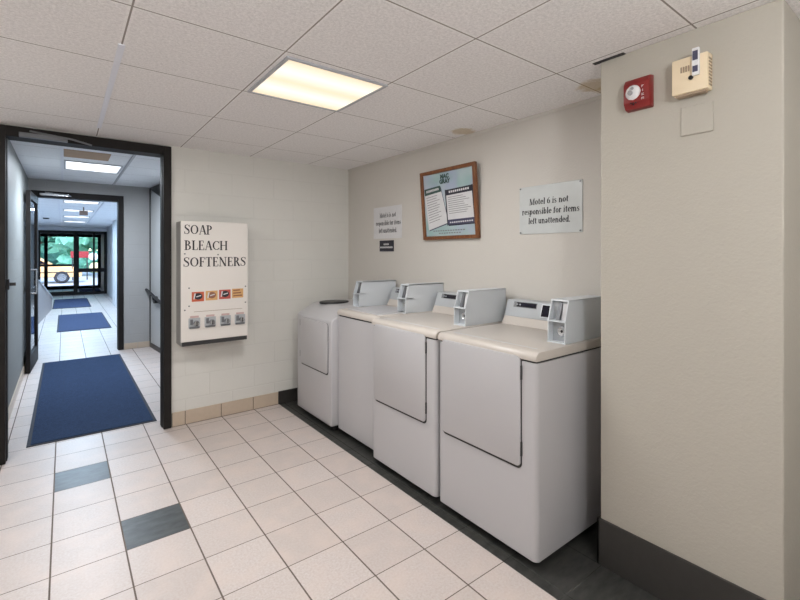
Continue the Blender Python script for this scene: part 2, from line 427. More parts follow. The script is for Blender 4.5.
struct(B().box((PX, PY0, 0), (XR, PY1, H), .006, 2).obj('wall_pier', 'pillar'), 'cream wall pier carrying the red fire alarm', 'wall pier')
b = B().box((PX-.012, PY0, 0), (PX, PY1+.012, .222), .002).box((PX-.012, PY1, 0), (XR, PY1+.012, .222), .002)
struct(b.obj('baseboard_pier', 'baseblack'), 'tall black baseboard around the foot of the wall pier', 'baseboard')
# base tiles on the back wall
b = B()
xs = [D1+.005, .846, 1.151, 1.447, 1.700]
for a, c in zip(xs, xs[1:]): b.box((a+.003, YB-.010, .004), (c-.003, YB, .124), .002)
o = struct(b.obj('baseboard_back', 'basetile'), 'tan tile baseboard below the soap dispenser', 'baseboard')
B().box((D1+.005, YB-.006, 0), (1.70, YB, .120)).obj('grout', 'grout', o)
struct(B().box((1.702, YB-.012, 0), (XR, YB, .128), .002).obj('baseboard_back.001', 'baseblack'), 'black tile baseboard in the corner behind the washers', 'baseboard')
struct(B().box((XR-.012, PY1+.012, 0), (XR, YB-.012, .128), .002).obj('baseboard_right', 'baseblack'), 'black baseboard along the wall behind the machines', 'baseboard')
# thin cornice line over the machines and white ceiling rail
struct(B().box((XR-.008, PY1, H-.022), (XR, YB, H-.0), .003).obj('trim_1', 'plaster'), 'thin painted cornice strip above the signs', 'trim')
struct(B().box((.190, 2.30, H-.006), (.217, 3.93, H), .001).obj('trim_2', 'tbar'), 'bright white ceiling rail leading to the door', 'trim')
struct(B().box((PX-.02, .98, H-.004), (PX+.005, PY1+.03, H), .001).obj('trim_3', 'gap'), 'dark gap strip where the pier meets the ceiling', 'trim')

# doorway 1: dark frame with closer
def door_frame(name, x0, x1, y0, y1, h, wj, label):
    b = B().box((x0-.0, y0, 0), (x0+wj, y1, h), .004).box((x1-wj, y0, 0), (x1, y1, h), .004).box((x0+wj, y0+.001, h-wj*1.25), (x1-wj, y1-.001, h), .004)
    b.box((x0+wj, (y0+y1)/2-.02, 0), (x0+wj+.004, y1-.02, h-wj*1.2)).box((x1-wj-.004, (y0+y1)/2-.02, 0), (x1-wj, y1-.02, h-wj*1.2))
    return struct(b.obj(name, 'bronze'), label, 'door frame')
d1 = door_frame('door_1', D0-.002, D1+.0, YB-.022, YV+.012, DH, .061, 'dark bronze door frame between laundry and corridor')
c = B().box((-.26, YB-.06, 2.352), (.02, YB-.02, 2.385), .004).tube([(-.2, YB-.05, 2.40), (.05, YB-.075, 2.372), (.17, YB-.055, 2.35)], .007)
c.obj('door_closer', 'dkchrome', d1)
c = B().box((D0+.06, YB+.03, 1.245), (D0+.075, YB+.10, 1.32), .002).tube([(D0+.07, YB+.06, 1.283), (D0+.11, YB+.06, 1.283)], .012)
c.obj('latch', 'black', d1)

# ------------------------------------------------------------------ vestibule and lobby
struct(B().box((-1.6, YB+.03, H2), (2.2, Y2b, H2+.1)).obj('ceiling_vestibule', 'ceil_v'), 'greyish drop ceiling of the vestibule behind the dark door', 'ceiling')
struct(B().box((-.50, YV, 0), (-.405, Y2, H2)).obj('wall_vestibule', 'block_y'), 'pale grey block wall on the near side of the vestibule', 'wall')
struct(B().box((-.405, YV+.02, 0), (-.395, Y2, .10)).obj('baseboard_vestibule', 'basetile'), 'tan baseboard of the vestibule block wall', 'baseboard')
b = B().prism([(1.105, Y2), (1.257, 6.40), (1.30, YV), (1.40, YV), (1.36, 6.42), (1.20, Y2)], 'z', 0, H2)
struct(b.obj('wall_vestibule.001', 'doorgrey'), 'smooth grey wall with handrail in the vestibule', 'wall')
nd = Vector((1.257-1.105, 6.40-Y2, 0)).normalized(); nn = Vector((-nd.y, nd.x, 0)); nn = nn if nn.x < 0 else -nn
def on_skew(t, off, z): p = Vector((1.105, Y2, 0))+nd*t+nn*off; return Vector((p.x, p.y, z))
def skew_slab(t0, t1, zs0, zs1, off):
    b = B(); v = []
    for o in (0, off):
        v += [b.bm.verts.new(on_skew(t0, o, zs0[0])), b.bm.verts.new(on_skew(t1, o, zs0[1])), b.bm.verts.new(on_skew(t1, o, zs1[1])), b.bm.verts.new(on_skew(t0, o, zs1[0]))]
    for q in ((0, 1, 2, 3), (4, 7, 6, 5), (0, 4, 5, 1), (1, 5, 6, 2), (2, 6, 7, 3), (3, 7, 4, 0)): b.bm.faces.new([v[i] for i in q])
    return b
struct(skew_slab(.01, 1.6, (0, 0), (.07, .07), .012).obj('baseboard_vestibule.001', 'baseblack'), 'black baseboard below the vestibule handrail', 'baseboard')
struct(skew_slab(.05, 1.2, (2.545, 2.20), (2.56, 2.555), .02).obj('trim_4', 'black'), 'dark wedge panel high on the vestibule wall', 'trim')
struct(skew_slab(.0, .025, (.07, .07), (2.55, 2.55), .010).obj('trim_5', 'bronze'), 'dark strip standing in for the edge shadow at the end of the handrail wall', 'trim')  # edge shadow at the corner, built as a dark strip
hr = thing('handrail', 'short black handrail on the smooth grey vestibule wall', 'handrail', on_skew(.4, 0, 0))
B().tube([on_skew(.02, .06, .925), on_skew(1.1, .06, .74)], .022).obj('rail', 'black', hr, smooth=True)
B().cyl(on_skew(.42, .0, .79), on_skew(.42, .05, .79), .055).cyl(on_skew(.42, .05, .79), on_skew(.42, .06, .86), .016).obj('bracket', 'black', hr, smooth=True)
# wall 2
E0, E1, EH = -.375, .738, 2.405
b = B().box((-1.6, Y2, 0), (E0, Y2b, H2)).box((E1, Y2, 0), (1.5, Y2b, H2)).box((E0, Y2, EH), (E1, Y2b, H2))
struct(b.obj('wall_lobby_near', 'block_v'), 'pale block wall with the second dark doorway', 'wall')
b = B()
for a, c in ((E1+.004, .93), (.93, 1.105)): b.box((a+.003, Y2-.010, .002), (c-.003, Y2, .092), .002)
struct(b.obj('baseboard_lobby_near', 'basetile'), 'tan tile baseboard beside the second doorway', 'baseboard')
d2 = door_frame('door_2', E0, E1, Y2-.022, Y2b+.012, EH, .072, 'dark frame of the second doorway leading to the lobby')
c = B().box((-.28, Y2-.06, 2.335), (.05, Y2-.02, 2.368), .004).tube([(-.22, Y2-.05, 2.38), (.0, Y2-.07, 2.36), (.08, Y2-.05, 2.345)], .008)
c.obj('door_closer', 'chrome', d2)
# open leaf
lf = thing('glass_door', 'open glass door leaf with dark metal stiles folded back in the vestibule', 'door', (-.315, 8.06, 0))
def leafpt(t, o, z): return Vector((-.315-.045*t/.88+o, 8.05-t, z))
def leafbox(t0, t1, z0, z1, o0=-.022, o1=.022):
    b = B(); v = [b.bm.verts.new(leafpt(t, o, z)) for t in (t0, t1) for o in (o0, o1) for z in (z0, z1)]
    for q in ((0, 1, 3, 2), (4, 6, 7, 5), (0, 4, 5, 1), (2, 3, 7, 6), (0, 2, 6, 4), (1, 5, 7, 3)): b.bm.faces.new([v[i] for i in q])
    return b
leafbox(0, .09, .01, 2.3).obj('stile', 'bronze', lf); leafbox(.80, .88, .01, 2.3).obj('stile', 'bronze', lf)
leafbox(.09, .80, .01, .22).obj('rail', 'bronze', lf); leafbox(.09, .80, 2.2, 2.3).obj('rail', 'bronze', lf); leafbox(.09, .80, 1.0, 1.06).obj('rail', 'bronze', lf)
leafbox(.09, .80, .22, 2.2, -.004, .004).obj('glass_pane', 'glass', lf)
B().tube([leafpt(.78, .02, 1.0), leafpt(.78, .07, 1.0), leafpt(.78, .07, 1.3), leafpt(.78, .02, 1.3)], .011).obj('pull_handle', 'chrome', lf, smooth=True)
# lobby
struct(B().box((-1.7, Y2b, H), (1.5, Y3+3.6, H+.1)).obj('ceiling_lobby', 'ceil_l'), 'bluish white lobby ceiling seen through both doorways', 'ceiling')
struct(B().box((-1.7, Y2b, 0), (-1.6, Y3+3.6, H)).obj('wall_lobby', 'lobbywall'), 'pale lobby wall behind the sloping panel', 'wall')
b = B().box((1.27, Y2b, 0), (1.40, Y3+3.6, H)).box((1.13, 14.6, 0), (1.27, 15.4, H)).box((1.19, 9.2, .9), (1.27, 9.3, 2.0))
struct(b.obj('wall_lobby.001', 'lobbywall'), 'bright lobby wall with shallow pilaster opposite the sloping panel', 'wall')
for i, x in enumerate((-.079, .581)):
    struct(B().box((x-.018, Y2b, H-.012), (x+.018, Y3, H), .001).obj('trim_%d' % (6+i), 'tbar'), ['bright ceiling rail over the middle of the lobby', 'bright ceiling rail running toward the entrance mid post'][i], 'trim')
for i, (x, y0, y1) in enumerate(((-.02, 5.0, 8.0), (.60, 5.2, 7.97))):
    struct(B().box((x-.014, y0, H2-.008), (x+.014, y1, H2), .001).obj('trim_%d' % (8+i), ['tbar', 'tbar_d'][i]), ['white ceiling rail touching the vestibule light', 'grey ceiling rail beyond the vestibule light'][i], 'trim')
struct(B().box((-.005, 5.60, H2-.004), (.40, 6.03, H2)).obj('trim_10', 'browntile'), 'brown stained ceiling tile next to the vestibule light', 'ceiling tile')

# storefront at the lobby end
def storefront(y, posts, rails, label, name, panes):
    b = B()
    for x0, x1, d in posts: b.box((x0, y, 0), (x1, y+d, 2.30), .003)
    for x0, x1, z0, z1 in rails: b.box((x0, y+.01, z0), (x1, y+.09, z1), .003)
    o = struct(b.obj(name, 'bronze'), label, 'window')
    for x0, x1, z0, z1 in panes: B().box((x0, y+.045, z0), (x1, y+.051, z1)).obj('glass_pane', 'glass', o)
    return o
sw = storefront(Y3, [(-.80, -.66, .1), (.265, .385, .12), (1.18, 1.27, .1), (-1.6, -1.5, .1), (.84, .90, .1)],
           [(-1.6, 1.27, 2.24, 2.32), (-.66, .265, 1.04, 1.12), (-.66, .265, .0, .14), (.385, 1.18, .82, .96), (.385, 1.18, 0, .10), (-1.5, -.8, 1.04, 1.12), (-1.5, -.8, 0, .14)],
           'dark framed glass entrance doors at the far end of the lobby', 'window_1',
           [(-.66, .265, .14, 1.04), (-.66, .265, 1.12, 2.24), (.385, .84, .10, .82), (.385, .84, .96, 2.24), (.90, 1.18, .10, .82), (.90, 1.18, .96, 2.24)])
B().tube([(.23, Y3-.02, .95), (.23, Y3-.06, .95), (.23, Y3-.06, 1.30), (.23, Y3-.02, 1.30)], .014).obj('pull_handle', 'chrome', sw, smooth=True)
struct(B().box((-1.6, Y3, 2.32), (1.27, Y3+.1, H)).obj('wall_lobby_far', 'lobbywall'), 'pale strip of wall above the entrance doors', 'wall')
storefront(Y3+3.5, [(-.66, -.54, .1), (.40, .50, .1), (1.16, 1.27, .1), (-1.6, -1.5, .1)],
           [(-1.6, 1.27, 2.2, 2.3), (-.54, .40, 0, .14), (.50, 1.16, 0, .12), (-1.5, -.66, 0, .14)],
           'outer glass doors of the entrance porch facing the parking lot', 'window_2',
           [(-.54, .40, .14, 2.2), (.50, 1.16, .12, 2.2), (-1.5, -.66, .14, 2.2)])
struct(B().box((-1.6, Y3+3.5, 2.3), (1.27, Y3+3.6, H)).obj('wall_porch_far', 'lobbywall'), 'pale strip of wall above the outer porch doors', 'wall')

# sloping panel in the lobby
sp = thing('sloping_panel', 'low taupe side panel with sloping top standing in the lobby', 'panel', (-.40, 13, 0))
def slope_slab(o0, o1, prof):
    b = B(); A = Vector((-.44, 11.95, 0)); D = Vector((.176, 3.2, 0)); N = Vector((-3.2, .176, 0)).normalized()
    L_ = [b.bm.verts.new(A+D*t+N*o0+Vector((0, 0, z))) for t, z in prof]; R_ = [b.bm.verts.new(A+D*t+N*o1+Vector((0, 0, z))) for t, z in prof]
    b.bm.faces.new(L_); b.bm.faces.new(R_[::-1]); n = len(prof)
    for i in range(n): b.bm.faces.new((L_[i], R_[i], R_[(i+1) % n], L_[(i+1) % n]))
    return b
slope_slab(0, .12, [(0, 0), (1, 0), (1, .26), (.9, .36), (0, .93)]).obj('body', 'panel', sp)
slope_slab(-.02, .14, [(0, .93), (.9, .36), (1, .26), (1.01, .28), (.91, .385), (0, .955)]).obj('cap', 'silver', sp)

# mats
def mat_(name, x0, x1, y0, y1, m, label):
    o = thing(name, label, 'floor mat', ((x0+x1)/2, (y0+y1)/2, 0), 'blue carpet mats in the corridor')
    B().box((x0, y0, 0), (x1, y1, .006), .002).obj('rubber_edge', 'rubber', o)
    B().box((x0+.025, y0+.025, .0055), (x1-.025, y1-.025, .012), .003).obj('carpet', m, o)
mat_('floor_mat', -.235, .662, 4.46, 7.74, 'mat1', 'long navy carpet mat just beyond the laundry door')
mat_('floor_mat.001', -.115, .765, 10.6, 13.5, 'mat_glare', 'blue carpet mat in the lobby beside the sloping panel')
mat_('floor_mat.002', -.26, .61, 15.1, 18.1, 'mat_glare', 'blue carpet mat lying just inside the entrance doors')
mat_('floor_mat.003', .47, 1.17, 20.6, 22.9, 'mat_glare', 'blue carpet mat between the inner and outer entrance doors')

# ------------------------------------------------------------------ ceiling lights
def troffer(x0, x1, y0, y1, diff, label, group=None, H=H):
    o = thing('ceiling_light', label, 'ceiling light', ((x0+x1)/2, (y0+y1)/2, H), group)
    w = .018; b = B()
    b.box((x0-w, y0-w, H-.010), (x1+w, y0, H), .002).box((x0-w, y1, H-.010), (x1+w, y1+w, H), .002)
    b.box((x0-w, y0, H-.010), (x0, y1, H), .002).box((x1, y0, H-.010), (x1+w, y1, H), .002)
    b.obj('frame', 'tbar_d', o)
    B().box((x0, y0, H-.005), (x1, y1, H-.001)).obj('diffuser', diff, o)
    return o
def lamp(name, x, y, sx, sy, power, col, spread=150, z=H-.02):
    l = bpy.data.lights.new(name, 'AREA'); l.shape = 'RECTANGLE'; l.size = sx; l.size_y = sy; l.energy = power; l.color = col
    l.spread = math.radians(spread)
    o = bpy.data.objects.new(name, l); COL.objects.link(o); o.location = (x, y, z); return o
troffer(.850, 1.402, 1.978, 2.505, 'trof', 'square warm ceiling light above the laundry machines')
lamp('ceiling_light_lamp', 1.126, 2.24, .5, .5, 21, (.985, .98, .97), 178)
def pendant(x, y, power, label, z=2.16, r=.13):  # unseen globe lamps added to even out the room's brightness
    o = thing('fill_lamp', label, 'added fill lamp', (x, y, H))
    B().cyl((x, y, H-.03), (x, y, H), .06).obj('canopy', 'tbar_d', o); B().cyl((x, y, z+r-.01), (x, y, H-.03), .008).obj('rod', 'tbar_d', o)
    B().ball((x, y, z), r, sub=3).obj('globe', emit('fill_glow_%d' % power, (.965, .972, .965), power/(4*PI*r*r*PI)), o, smooth=True)
for i, (x, y) in enumerate(((.75, -.45), (1.5, -1.35), (-.40, .75))):
    pendant(x, y, [58, 8, 14][i], ['added fill globe hanging overhead behind the viewpoint', 'added fill globe hanging near the wall behind the viewpoint', 'added fill globe hanging beside the viewpoint'][i])
troffer(-.735-.29, -.735+.29, 2.66, 3.24, 'trof_fill', 'added fill light on the ceiling before the door, out of view')  # added out of view as fill, together with the lamp below
lamp('ceiling_light_lamp', -.735, 2.95, .5, .5, 18, (.955, .97, .97), 178)
troffer(.015, .550, 6.28, 6.87, 'trof_c', 'bright cool ceiling light in the vestibule', None, H2)
lamp('ceiling_light_lamp', .28, 6.57, .45, .5, 56, (.82, .90, 1), 175, H2-.02)
for i, y in enumerate((9.6, 11.6, 13.6, 15.8)):
    troffer(.0, .50, y, y+.45, 'trof_c', ['first lobby ceiling light after the second doorway', 'second lobby ceiling light after the second doorway', 'third lobby ceiling light, before the last one', 'last lobby ceiling light before the entrance'][i], 'lobby ceiling lights')
    lamp('ceiling_light_lamp', .25, y+.22, .45, .42, 52, (.56, .78, 1), 178)
sd = B().cyl((-.38, 14.8, H-.03), (-.38, 14.8, H), .06, .07).obj('smoke_detector', 'black', base=(-.38, 14.8, H))
tag(sd, 'small black round detector on the lobby ceiling', 'smoke detector')
cb = thing('hanging_sign_box', 'brown box hanging under the lobby ceiling', 'hanging box', (.30, 10.9, H))
B().box((.24, 10.9, 2.28), (.38, 10.95, 2.37), .004).obj('box', 'brownbox', cb); B().cyl((.31, 10.92, 2.37), (.31, 10.92, H), .01).obj('rod', 'brownbox', cb)

# ------------------------------------------------------------------ laundry machines
def coin_box(root, x0, y0, ztop, w=.105):
    """metal coin meter standing on the machine top; x0 is its front foot, y0 its near side"""
    z0, zm, z1 = ztop, ztop+.115, ztop+.225; y1 = y0+w; xb = x0+.405; t = .006
    prof = [(x0, z0), (x0+.004, zm), (x0+.036, z1), (xb, z1), (xb, z0)]
    b = B().prism(prof, 'y', y0, y0+t, .0015, 1).prism(prof, 'y', y1-t, y1, .0015, 1)
    b.prism([(x0+.034, z1-.008), (x0+.036, z1), (xb, z1), (xb, z1-.008)], 'y', y0, y1)             # roof
    b.prism([(x0-.002, zm-.004), (x0-.001, zm+.003), (x0+.08, zm+.003), (x0+.08, zm-.004)], 'y', y0, y1)  # shelf
    b.box((x0, y0, z0), (x0+.07, y1, z0+.006)).box((x0+.085, y0+t, z0), (xb-.002, y1-t, z1-.008))
    cb = b.obj('coin_box', 'greyw', root)
    B().box((x0+.05, y0+t, zm+.004), (x0+.085, y1-t, z1-.009)).obj('coin_face', 'silver', cb)
    b = B().prism([(x0+.012, zm+.004), (x0+.05, zm+.004), (x0+.06, z1-.02), (x0+.045, z1-.012)], 'y', y0+.042, y0+.062)
    b.obj('coin_slide', 'dkchrome', cb)
    B().prism([(x0+.03, zm+.004), (x0+.06, zm+.004), (x0+.06, z1-.02), (x0+.048, z1-.02)], 'y', y0+t, y0+.040).obj('slide_block', 'paper', cb)
    B().box((x0+.045, y0+t, z0+.006), (x0+.085, y1-t, zm-.006)).obj('vault_door', 'silver', cb)
    lx = x0+.045; ly, lz = y0+w*.42, z0+.058
    B().torus((lx, ly, lz), (1, 0, 0), .022, .008).cyl((lx-.004, ly, lz), (lx+.01, ly, lz), .021).obj('lock', 'chrome', cb, smooth=True)
    B().cyl((lx-.006, ly, lz), (lx-.003, ly, lz), .007).obj('keyhole', 'black', cb)
    return cb

def console(root, x0, ya, yb, ztop, square=True):
    """rear control console, ya near end, yb far end"""
    z1, z2 = ztop+.052, ztop+.157
    B().prism([(x0, ztop), (x0+.030, z1), (x0+.165, z1), (x0+.165, ztop)], 'y', ya, yb, .003, 2).obj('console_base', 'cream', root)
    c = B().prism([(x0+.030, z1), (x0+.066, z2), (x0+.165, z2), (x0+.165, z1)], 'y', ya, yb, .003, 2).obj('control_panel', 'silver', root)
    def face(u0, u1, v0, v1, off, m, n):   # u from far end, v along the slope
        b = B(); vs = []
        dx, dz = .036, .105; L = math.hypot(dx, dz); nx, nz = -dz/L, dx/L
        for o in (-.004, off):
            for (u, v) in ((u0, v0), (u1, v0), (u1, v1), (u0, v1)):
                vs.append(b.bm.verts.new(Vector((x0+.030+dx*v+nx*o, yb-(yb-ya)*u, z1+dz*v+nz*o))))
        for q in ((0, 1, 2, 3), (4, 7, 6, 5), (0, 4, 5, 1), (1, 5, 6, 2), (2, 6, 7, 3), (3, 7, 4, 0)): b.bm.faces.new([vs[i] for i in q])
        return b.obj(n, m, c)
    W = yb-ya
    face(.06/W, .24/W, .58, .92, .001, 'inkgrey', 'display_bezel')
    face(.085/W, .235/W, .62, .88, .002, 'lcd', 'display')
    for k in range(4): face((.06+.022*k)/W, (.073+.022*k)/W, .70, .80, .0026, 'chrome', 'indicator') if k < 3 else None
    if square: face(.275/W, .385/W, .14, .92, .002, 'greyw', 'window_bezel'); face(.282/W, .378/W, .2, .86, .003, 'lcd', 'coin_window')
    return c

TOP = 1.040
def rounded_rect(y0, y1, z0, z1, r, n=5, corners=(1, 1, 1, 1)):
    pts = []
    for k, (cy, cz, a) in enumerate(((y1-r, z1-r, 0), (y0+r, z1-r, 90), (y0+r, z0+r, 180), (y1-r, z0+r, 270))):
        for i in range(n+1):
            t = math.radians(a+90*i/n); pts.append((cy+r*math.cos(t), cz+r*math.sin(t)))
    return pts

def cabinet(x, y, w, d, z0, z1, r):
    """box with rounded front vertical edges"""
    pts = [(x+d, y), (x+d, y+w)]
    for i in range(7): t = math.radians(90+90*i/6); pts.append((x+r+r*math.cos(t), y+w-r+r*math.sin(t)))
    for i in range(7): t = math.radians(180+90*i/6); pts.append((x+r+r*math.cos(t), y+r+r*math.sin(t)))
    return B().prism(pts, 'z', z0, z1)

def top_panel(root, x, y, w, d, mat='cream', z0=.996):
    """worktop with rolled front edge"""
    f = [(x+d, z0), (x+d, TOP), (x+.05, TOP)]
    for i in range(7): t = math.radians(90+90*i/6); f.append((x-.004+.036+.036*math.cos(t), TOP-.030+.030*math.sin(t)))
    f.append((x-.004, z0))
    o = B().prism(f, 'y', y-.002, y+w+.002, .004, 2).obj('top_panel', mat, root, smooth=True)
    B().box((x+.075, y+.05, TOP-.002), (x+.079, y+w-.05, TOP+.0012)).obj('crease', 'greyw', root)
    return o

def make_dryer(x, y, w, label):
    r = thing('dryer', label, 'dryer', (x, y, 0), 'coin laundry machines')
    d = .735
    cabinet(x, y, w, d, .045, .987, .026).obj('cabinet', 'white', r, smooth=True)
    cabinet(x+.008, y+.006, w-.012, d-.012, .984, 1.0, .012).obj('top_gap', 'gap', r)
    top_panel(r, x, y, w, d)
    B().box((x+.045, y+.02, .02), (x+d-.02, y+w-.02, .046)).obj('plinth', 'black', r)
    for fx in (x+.08, x+d-.08):
        for fy in (y+.06, y+w-.06): B().cyl((fx, fy, 0), (fx, fy, .03), .02, .016).obj('foot', 'black', r)
    y0, y1, z0, z1 = y+.088, y+w-.042, .472, 1.012
    pts = rounded_rect(y0-.0045, y1+.001, z0-.013, z1, .026); B().prism(pts, 'x', x-.0035, x+.01).obj('door_gasket', 'gap', r)
    pts = rounded_rect(y0, y1, z0, z1-.004, .022); dr = B().prism(pts, 'x', x-.011, x+.0, .003, 2).obj('door', 'white', r, smooth=True)
    for z in (.93, .56): B().box((x-.009, y0-.008, z-.035), (x+.0, y0-.0005, z+.035), .002).obj('hinge', 'gap', r)
    coin_box(r, x+.275, y+.024, TOP)
    console(r, x+.568, y+.132, y+w-.004, TOP)
    return r
MX = 1.765
dryer = make_dryer(MX, 1.245, .682, 'white coin dryer next to the wall pier, its whole side showing')
d2_ = dup(dryer, (MX, 1.951, 0), 'white coin dryer with dark door outline, second from the wall pier')

def make_top_washer(x, y, w, label):
    r = thing('washing_machine', label, 'washing machine', (x, y, 0), 'coin laundry machines')
    d = .675
    cabinet(x, y, w, d, .045, .983, .02).obj('cabinet', 'white', r, smooth=True)
    cabinet(x+.006, y+.006, w-.012, d-.016, .982, .995, .02).obj('top_gap', 'gap', r)
    top_panel(r, x, y, w, d, 'cream', .994)
    b = B().prism([(x+.06, y+.07), (x+.44, y+.07), (x+.44, y+w-.06), (x+.06, y+w-.06)], 'z', TOP-.004, TOP+.006, .003)
    b.obj('lid', 'white', r)
    B().box((x+.05, y+.02, .015), (x+d-.02, y+w-.02, .046)).obj('plinth', 'black', r)
    for fx in (x+.08, x+d-.08):
        for fy in (y+.06, y+w-.06): B().cyl((fx, fy, 0), (fx, fy, .03), .02, .016).obj('foot', 'black', r)
    coin_box(r, x+.275, y+.024, TOP)
    console(r, x+.508, y+.132, y+w-.004, TOP)
    return r
make_top_washer(1.828, 2.652, .598, 'white top-loading coin washer set back behind the second dryer')

def make_front_washer(x, y, w, label):
    r = thing('washing_machine', label, 'washing machine', (x, y, 0), 'coin laundry machines')
    d = .725
    prof = [(x, .05), (x, .925), (x+.012, .945), (x+.165, 1.026), (x+.19, 1.034), (x+d, 1.034), (x+d, .05)]
    B().prism(prof, 'y', y, y+w, .014, 3).obj('cabinet', 'white', r, smooth=True)
    B().box((x+.04, y+.02, .015), (x+d-.02, y+w-.02, .052)).obj('plinth', 'black', r)
    for fx in (x+.08, x+d-.08):
        for fy in (y+.06, y+w-.06): B().cyl((fx, fy, 0), (fx, fy, .03), .02, .016).obj('foot', 'black', r)
    y0, y1, z0, z1 = y+.055, y+.585, .485, .915
    B().prism(rounded_rect(y0-.005, y1+.001, z0-.013, z1, .03), 'x', x-.003, x+.01).obj('door_gasket', 'gap', r)
    B().prism(rounded_rect(y0, y1, z0, z1, .026), 'x', x-.012, x, .003, 2).obj('door', 'white', r, smooth=True)
    for z in (.86, .57): B().box((x-.010, y1+.002, z-.03), (x+.0, y1+.010, z+.03), .002).obj('hinge', 'gap', r)
    # dark panel let into the flat top near the far edge
    pts = [(x+.30+.145*math.cos(t)*(1-.12*math.sin(t)), y+.505+.125*math.sin(t)) for t in [2*PI*i/28 for i in range(28)]]
    B().prism(pts, 'z', 1.030, 1.046, .003, 2).obj('lid_panel', 'black', r, smooth=True)
    coin_box(r, x+.29, y+.024, 1.034)
    B().prism([(x+.60, 1.034), (x+.625, 1.06), (x+.635, 1.09), (x+.715, 1.09), (x+.715, 1.034)], 'y', y+.132, y+w-.01, .004).obj('console_base', 'greyw', r)
    return r
make_front_washer(1.775, 3.262, .676, 'white front-loading washer with sloped top edge in the corner')

# ------------------------------------------------------------------ soap dispenser
YD = 4.02
ds = thing('soap_dispenser', 'white wall vending box lettered SOAP BLEACH SOFTENERS', 'soap dispenser', (1.07, YB, .735))
X0, X1, Z0, Z1 = .775, 1.328, .725, 1.781
B().box((X0, YD+.012, Z0), (X1, YB-.001, Z1), .004).obj('case', 'dispside', ds)
B().box((X0-.002, YD, Z0+.036), (X1+.002, YD+.014, Z1+.002), .004).obj('front_panel', 'dispw', ds)
B().box((X0+.008, YD+.004, Z0), (X1-.004, YD+.05, Z0+.034), .003).obj('tray', 'gap', ds)
b = B(); F = lambda zx: (lambda u, v: Vector((zx[0]+u, YD-.0008, zx[1]+v)))
text_bm(b, 'SOAP', F((.798, 1.672)), .080, .155, .06, width=.226)
text_bm(b, 'BLEACH', F((.800, 1.538)), .080, .155, .06, width=.354)
text_bm(b, 'SOFTENERS', F((.792, 1.396)), .080, .155, .06, width=.522)
b.obj('lettering', 'ink', ds)
# product pictures
pw = .098
for i, (m, m2) in enumerate((('orange', 'navy'), ('amber', 'brownp'), ('redp', 'ink'), ('amber', 'brownp'))):
    x = .857+i*.111; z = 1.098+.004*i; w = pw
    pl = B().box((x, YD-.003, z), (x+w, YD+.001, z+.082), .001).obj('product_label', m, ds)
    if i < 3:
        bb = B(); bb.poly(lambda u, v: Vector((u, YD-.0036, v)), [(x+w*.52+.034*math.cos(t), z+.044+.028*math.sin(t)) for t in [2*PI*k/16 for k in range(16)]]); bb.obj('print', m2, pl)
        bb = B(); bb.poly(lambda u, v: Vector((u, YD-.0040, v)), [(x+.012, z+.02), (x+.022, z+.02), (x+.032, z+.07), (x+.020, z+.07)]); bb.poly(lambda u, v: Vector((u, YD-.0042, v)), [(x+.036, z+.036), (x+.074, z+.046), (x+.074, z+.055), (x+.036, z+.045)]); bb.obj('print', 'paper', pl)
    else:
        bb = B()
        for k in range(3): bb.poly(lambda u, v: Vector((u, YD-.0036, v)), [(x+.01, z+.014+k*.024), (x+.088-.01*k, z+.016+k*.024), (x+.088-.01*k, z+.027+k*.024), (x+.01, z+.024+k*.024)])
        bb.obj('print', m2, pl)
# rivets, slit and coin mechanisms
for x, z in ((.836, 1.215), (1.308, 1.21), (.836, 1.062), (1.308, 1.065), (.803, 1.03), (.803, 1.505), (1.07, 1.498)):
    B().cyl((x, YD-.004, z), (x, YD+.002, z), .0065, n=12).obj('rivet', 'dkchrome', ds)
B().box((.875, YD-.001, 1.010), (1.28, YD+.002, 1.0135)).obj('price_strip', 'beiged', ds)
for i in range(4):
    x = .832+i*.127; z = .874
    cm = B().box((x, YD-.006, z), (x+.092, YD+.002, z+.085), .003).obj('coin_mechanism', 'silver', ds)
    B().box((x+.012, YD-.014, z+.03), (x+.034, YD-.004, z+.076), .002).obj('coin_slot', 'dkchrome', cm)
    B().cyl((x+.060, YD-.030, z+.040), (x+.060, YD-.004, z+.040), .021, .024).obj('knob', 'chrome', cm, smooth=True)
    B().box((x+.055, YD-.034, z+.022), (x+.065, YD-.028, z+.058), .002).obj('knob_grip', 'gap', cm)
    B().box((x+.006, YD-.010, z-.004), (x+.086, YD-.003, z+.012), .002).obj('lip', 'dkchrome', cm)
    B().box((x+.012, YD-.0072, z+.088), (x+.080, YD-.001, z+.104), .001).obj('price_tag', 'pinkp', cm)

# ------------------------------------------------------------------ wall signs (on the right wall, facing -x; u to the right = -y)
def RW(y, z, o=.0): return Vector((XR-o, y, z))
sg = thing('laundry_sign', 'pale plastic notice plate about unattended items, with black lettering', 'sign', (XR, 1.675, 1.64))
B().box((XR-.006, 1.442, 1.640), (XR, 1.908, 1.962), .002).obj('plate', 'signp', sg)
b = B()
for txt, yc, zb, w in (('Motel 6 is not', 1.680, 1.836, .290), ('responsible for items', 1.673, 1.771, .425), ('left unattended.', 1.678, 1.708, .312)):
    text_bm(b, txt, (lambda yc, zb: (lambda u, v: RW(yc-u, zb+v, .0075)))(yc, zb),   .041, .16, .07, width=w, align='c', slant=.05)
b.obj('lettering', 'ink', sg)
for y in (1.455, 1.898):
    for z in (1.650, 1.952): B().cyl((XR-.009, y, z), (XR-.003, y, z), .006, n=12).obj('screw', 'dkchrome', sg)

